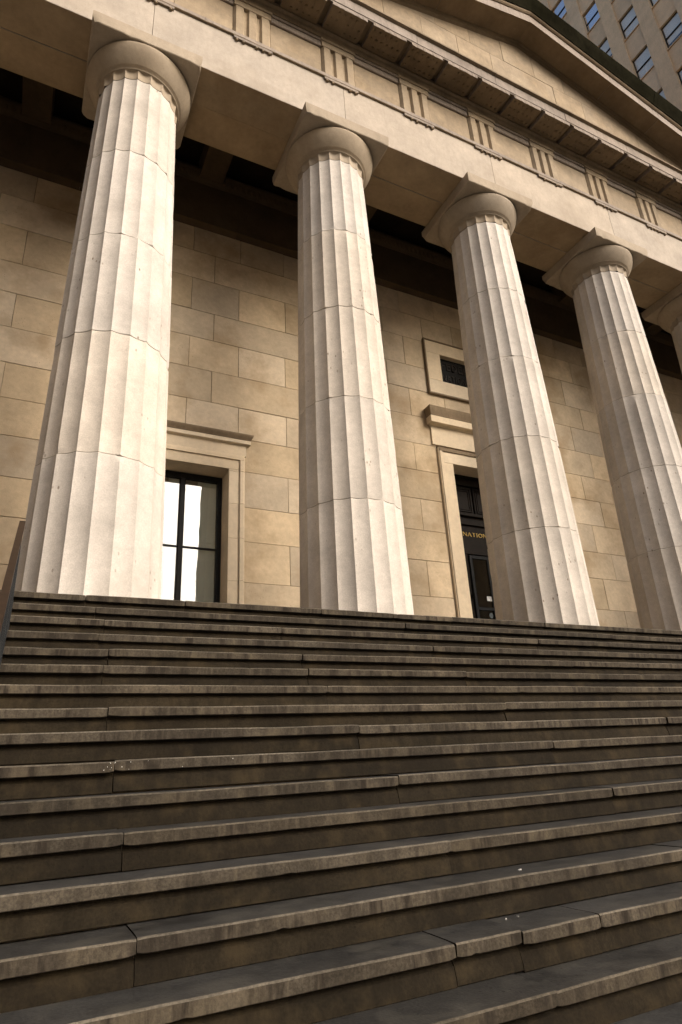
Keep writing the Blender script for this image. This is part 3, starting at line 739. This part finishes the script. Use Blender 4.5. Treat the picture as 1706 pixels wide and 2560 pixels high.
for a, b in ((8.42, XC-0.004), (XC+0.004, 2*XC-8.42)):         # glazed inner leaves in a grey steel frame
    mb = MB(); f = 0.075
    mb.cbox(a, a+f, YD-0.03, YD+0.03, 0, 2.66, 0.006); mb.cbox(b-f, b, YD-0.03, YD+0.03, 0, 2.66, 0.006); mb.cbox(a+f, b-f, YD-0.03, YD+0.03, 2.58, 2.66, 0.006); mb.cbox(a+f, b-f, YD-0.03, YD+0.03, 0, 0.3, 0.006); mb.cbox(a+f, b-f, YD-0.03, YD+0.03, 1.36, 1.43, 0.006)
    mb.build('leaf_frame', M_steel, door)
    mb = MB(); mb.box(a+f, b-f, YD-0.003, YD+0.003, 0.3, 1.36); mb.box(a+f, b-f, YD-0.003, YD+0.003, 1.43, 2.58); mb.build('door_pane', M_dpane, door)
mb = MB(); mb.box(DX0+0.2, 8.405, YD+0.02, YD+0.05, 0, 2.69); mb.box(2*XC-8.405, DX1-0.2, YD+0.02, YD+0.05, 0, 2.69); mb.build('side_panel', M_wood, door)
mb = MB(); mb.box(DX0, DX1, YD+0.5, YD+0.6, -0.1, DZ1); mb.box(DX0-0.1, DX0, W+0.4, YD+0.6, -0.1, DZ1); mb.box(DX1, DX1+0.1, W+0.4, YD+0.6, -0.1, DZ1); mb.box(DX0, DX1, W+0.4, YD+0.6, DZ1, DZ1+0.1)
mb.build('vestibule', M_room, door)
mb = MB(); mb.cyl((8.39, YD-0.075, 1.62), 0.02, 0.16, 10); mb.cbox(8.37, 8.41, YD-0.06, YD+0.02, 1.66, 1.72, 0.004); mb.build('door_pull', M_steel, door)

# paper and sticker on the glass
mb = MB(); y = YD-0.006; mb.box(8.785, 8.985, y-0.002, y, 1.59, 1.70)
for q in range(4): mb.box(8.82+0.01*q, 8.95-0.01*q, y-0.003, y-0.0015, 1.682-q*0.013, 1.687-q*0.013, 2)
mb.box(8.878, 8.894, y-0.003, y-0.0015, 1.600, 1.628, 1)
tag(mb.build('paper_notice', [M_paper, M_ink, M_grey]), 'small white paper notice taped to the glass of the dark door', 'notice')
mb = MB(); n = 20; vs = [(8.84+0.055*math.cos(2*math.pi*k/n), y, 1.25+0.062*math.sin(2*math.pi*k/n)) for k in range(n)]; vs += [(a, y-0.003, c) for a, b, c in vs]
mb.add(vs, [tuple(range(n-1, -1, -1))[::-1], tuple(range(n, 2*n))]+[(k, n+k, n+(k+1) % n, (k+1) % n) for k in range(n)])
tag(mb.build('round_sticker', M_disc), 'round grey sticker low on the glass of the dark door', 'sticker')

# plaque above the door
pq = empty('plaque', temple)
ox0, ox1, oz0, oz1 = 7.868, 2*XC-7.868, 6.935, 7.731
for a, b, c, d_ in ((PQ[0]+0.003, PQ[1]-0.003, PQ[2]+0.003, oz0), (PQ[0]+0.003, PQ[1]-0.003, oz1, PQ[3]-0.003), (PQ[0]+0.003, ox0, oz0+0.002, oz1-0.002), (ox1, PQ[1]-0.003, oz0+0.002, oz1-0.002)):
    mb = MB(); mb.cbox(a, b, W-0.05, W+0.25, c, d_, 0.006); mb.build('plaque_frame_stone', M_trim, pq)
for a, b, c, d_ in ((PQ[0]-0.03, PQ[1]+0.03, PQ[2]-0.045, PQ[2]), (PQ[0]-0.03, PQ[1]+0.03, PQ[3], PQ[3]+0.03), (PQ[0]-0.035, PQ[0], PQ[2], PQ[3]), (PQ[1], PQ[1]+0.035, PQ[2], PQ[3])):
    mb = MB(); mb.cbox(a, b, W-0.08, W+0.05, c, d_, 0.008); mb.build('plaque_moulding', M_dark, pq)
mb = MB(); mb.box(ox0, ox1, W+0.09, W+0.14, oz0, oz1); mb.build('plaque_panel', M_plaq, pq)
lettering('raised_letter', M_lett, pq, 'FEDERAL HALL', XC, 7.40, 0.22, W+0.07, W+0.091, width=2.06); lettering('raised_letter', M_lett, pq, 'NATIONAL MEMORIAL', XC, 7.06, 0.20, W+0.07, W+0.091, width=2.06)

# ------------------------------------------------------------------ handrail
rail = empty('handrail', label='brown metal handrail with dark grey posts running down the left of the steps', cat='handrail')
HX = -0.80; nose = lambda y: (y-Y_NOSE)*H_STEP/T_STEP
y0, y1 = -1.74, -6.3
mb = MB(); hw = 0.046
def bar(mb, x0, x1, ya, yb, off0, off1, mi=0):
    vs = [(x, y, nose(y)+o_) for y in (ya, yb) for o_ in (off0, off1) for x in (x0, x1)]
    mb.add(vs, [(0, 1, 3, 2), (4, 6, 7, 5), (0, 4, 5, 1), (2, 3, 7, 6), (0, 2, 6, 4), (1, 5, 7, 3)], mi)
bar(mb, HX-0.004, HX+hw, y0, y1, 0.84, 0.875); mb.build('top_rail', M_bronze, rail)
mb = MB(); bar(mb, HX+0.018, HX+hw-0.004, y0-0.02, y1, 0.80, 0.839); mb.build('rail_web', M_steel, rail)
mb = MB(); bar(mb, HX+0.018, HX+hw-0.004, y0-0.02, y1, 0.10, 0.135); mb.build('bottom_rail', M_steel, rail)
k = 0; y = y0-0.05
while y > y1:
    big = k % 8 == 0; i = math.floor((Y_NOSE-y)/T_STEP+1e-6); zb = -(i+1)*H_STEP if big else nose(y)+0.12
    mb = MB(); w_ = 0.030 if big else 0.010
    mb.cbox(HX+0.022, HX+hw-0.008, y-w_, y+w_, zb, nose(y)+0.81, 0.003)
    mb.build('post' if big else 'baluster', M_steel, rail); k += 1; y -= 0.115

# ------------------------------------------------------------------ litter on the steps
def scrap(x, y, z, w, d_, seed, label, m=None):
    rn = random.Random(seed); mb = MB(); n = 5; vs = []
    for a in range(n):
        for b in range(n):
            vs.append((x+(a/(n-1)-.5)*w*(1+rn.uniform(-.15, .15)), y+(b/(n-1)-.5)*d_*(1+rn.uniform(-.15, .15)), z+0.004+rn.uniform(0, 0.010)))
    m_ = len(vs); vs += [(p_[0], p_[1], p_[2]+0.0015) for p_ in vs]
    fs = [(a*n+b, a*n+b+1, (a+1)*n+b+1, (a+1)*n+b) for a in range(n-1) for b in range(n-1)]
    mb.add(vs, fs+[tuple(m_+i for i in f[::-1]) for f in fs]); tag(mb.build('paper_scrap', M_scrap), label, 'litter', 'scraps lying on the steps')
M_scrap = plain('grubby_paper', (0.45, 0.44, 0.41), 0.9, var=0.1)
scrap(2.106, Y_NOSE-13*T_STEP+0.10, -13*H_STEP, 0.024, 0.013, 1, 'white paper scrap on the third tread from the bottom right, lying on its own')
scrap(1.82, Y_NOSE-14*T_STEP+0.185, -14*H_STEP, 0.010, 0.008, 2, 'tiny white scrap against a riser, left one of two')
scrap(1.905, Y_NOSE-14*T_STEP+0.19, -14*H_STEP, 0.009, 0.008, 3, 'tiny white scrap against a riser, right one of two')
rn = random.Random(5); mb = MB()
for cx, n, sp in ((-0.06, 12, 0.045), (0.22, 3, 0.2)):
    for _ in range(n):
        x = cx+rn.gauss(0, sp); r = rn.uniform(0.0008, 0.0022); y = Y_NOSE-9*T_STEP-0.0075; z = -9*H_STEP-rn.uniform(0.006, 0.055)
        mb.add([(x+r*math.cos(a), y-0.002, z+r*1.6*math.sin(a)) for a in (0, 1.05, 2.1, 3.14, 4.2, 5.25)]+[(x, y+0.01, z)], [(0, 1, 2, 3, 4, 5)]+[(k, 6, (k+1) % 6) for k in range(6)])
o = mb.build('bird_droppings', M_chalk); tag(o, 'white bird dropping specks splashed on a step nosing near the left joint', 'droppings', kind='stuff')

# ------------------------------------------------------------------ unseen buildings added to shade the street (partly mirrored in the glass)
M_city = stone('street_facade_stone', (0.42, 0.36, 0.28), var=0.12, rnd=0.05, stain=0.3, pit=0.0, bump=0.05, stain_scale=0.2)
M_cglass = plain('dark_street_window', (0.03, 0.032, 0.035), 0.15, var=0.1)
wbox = MB(); wbox.box(-0.65, 0.65, -0.06, 0.06, 0, 2.2); wbox = wbox.mesh('window', M_cglass)
M_brown = stone('shading_block_stone', (0.14, 0.10, 0.07), var=0.12, rnd=0.05, stain=0.3, pit=0.0, bump=0.05, stain_scale=0.2)  # dark, so the block added on the left bounces little light
def block(label, x0, x1, y0, y1, h, faces, m=M_city):
    b = empty('added_street_building', label=label, cat='building', group='buildings added round the square for shade')
    mb = MB(); mb.box(x0, x1, y0, y1, -3.6, h); mb.build('wall', m, b)
    mb = MB(); mb.box(x0-0.7, x1+0.7, y0-0.7, y1+0.7, h, h+0.9); mb.box(x0-0.35, x1+0.35, y0-0.35, y1+0.35, h-0.8, h-0.001); mb.build('cornice', m, b)
    for ax, pos, a0, a1 in faces:
        n = int((a1-a0)/3.2); m = int((h-2)/4.2)
        for i in range(n):
            for j in range(m):
                o = link('window', wbox, b); u = a0+(i+0.5)*(a1-a0)/n; z = -1.6+j*4.2
                if ax == 'y': o.location = (u, pos, z)
                else: o.location = (pos, u, z); o.rotation_euler.z = math.pi/2
block('pale stone corner building added across the street for shade, left of the gap mirrored in the window', -50, -3, -64, -30, 24, [('y', -30, -33, -3)])
block('pale stone corner building added across the street for shade, right of the gap mirrored in the window', 46, 80, -64, -30, 22, [('y', -30, 46, 76)])
block('unseen tall dark building added left of the temple to block light', -60, -18, -26, 40, 48, [('x', -18, -26, 14)], M_brown)

# ------------------------------------------------------------------ office tower to the right
tower = empty('office_tower', label='tall tan office tower with rows of windows behind the pediment', cat='tower')
TX = 30.0; PY, PZ = 2.15, 4.05; WW, WH = 1.24, 2.14
cols = [8.65-PY*k for k in range(-9, 6)]
rows = [39.67+PZ*k for k in range(-9, 6)]       # heads of the windows
Y0, Y1, Z0, Z1 = min(cols)-PY/2, max(cols)+PY/2, -3.6, rows[-1]+5
mb = MB()
mb.box(TX+0.5, TX+16, Y0, Y1, Z0, Z1); mb.build('core', M_room, tower)
for c in cols:                                   # recessed strips: spandrels between the windows
    zs = [Z0]+[z for r in rows for z in (r-WH, r)]+[Z1]
    for a, b in zip(zs[::2], zs[1::2]):
        mb = MB(); mb.box(TX+0.14, TX+0.55, c-WW/2, c+WW/2, a, b); mb.build('spandrel', M_tower2, tower)
edges = [Y0]+[y for c in sorted(cols) for y in (c-WW/2, c+WW/2)]+[Y1]
pm = None
for a, b in zip(edges[::2], edges[1::2]):
    z = Z0
    if b-a < 0.01: continue
    mb = MB()
    mb.box(TX, TX+0.55, a, b, Z0, Z1); mb.build('pier', M_tower, tower)
def twin():
    w, h = WW/2-0.003, WH
    fr = MB(); t = 0.045; x = 0.28
    for a, b, c, d_ in ((-w, -w+t, 0, h), (w-t, w, 0, h), (-w+t, w-t, 0, t), (-w+t, w-t, h-t, h)): fr.box(x, x+0.1, a, b, c+0.001, d_-0.001)
    fr.box(x-0.03, x+0.06, -w+t, w-t, h*0.5-0.035, h*0.5+0.035)
    si = MB(); si.box(0.06, x, -w, w, 0.002, 0.05)
    p1 = MB(); p1.box(x+0.02, x+0.026, -w+t, w-t, t, h*0.5-0.035)
    p2 = MB(); p2.box(x-0.01, x-0.004, -w+t, w-t, h*0.5+0.035, h-t)
    return fr.mesh('window', M_tframe), si.mesh('sill', M_tower), p1.mesh('pane', M_tpane), p2.mesh('pane', M_tpane), p1.mesh('pane', M_tpane2), p2.mesh('pane', M_tpane2)
tw = twin(); bl = {}
for ci, c in enumerate(cols):
    for ri, r in enumerate(rows):
        o = link('window', tw[0], tower); o.location = (TX, c, r-WH)
        rn = random.Random(ci*31+ri*7)
        low = r < 45 and rn.random() < 0.93
        f = rn.choice((1.0, 1.0, 0.9, 0.75)) if low else rn.choice((0.0, 0.0, 0.22))
        for nm, me in (('sill', tw[1]), ('pane', tw[4 if low else 2]), ('pane', tw[5 if low else 3])): link(nm, me, o)
        if f > 0:
            key = f
            if key not in bl:
                m_ = MB(); m_.box(0.32, 0.33, -WW/2+0.06, WW/2-0.08, 0.06+(1-f)*(WH-0.14), WH-0.08); bl[key] = m_.mesh('blind', M_blind)
            link('blind', bl[key], o)
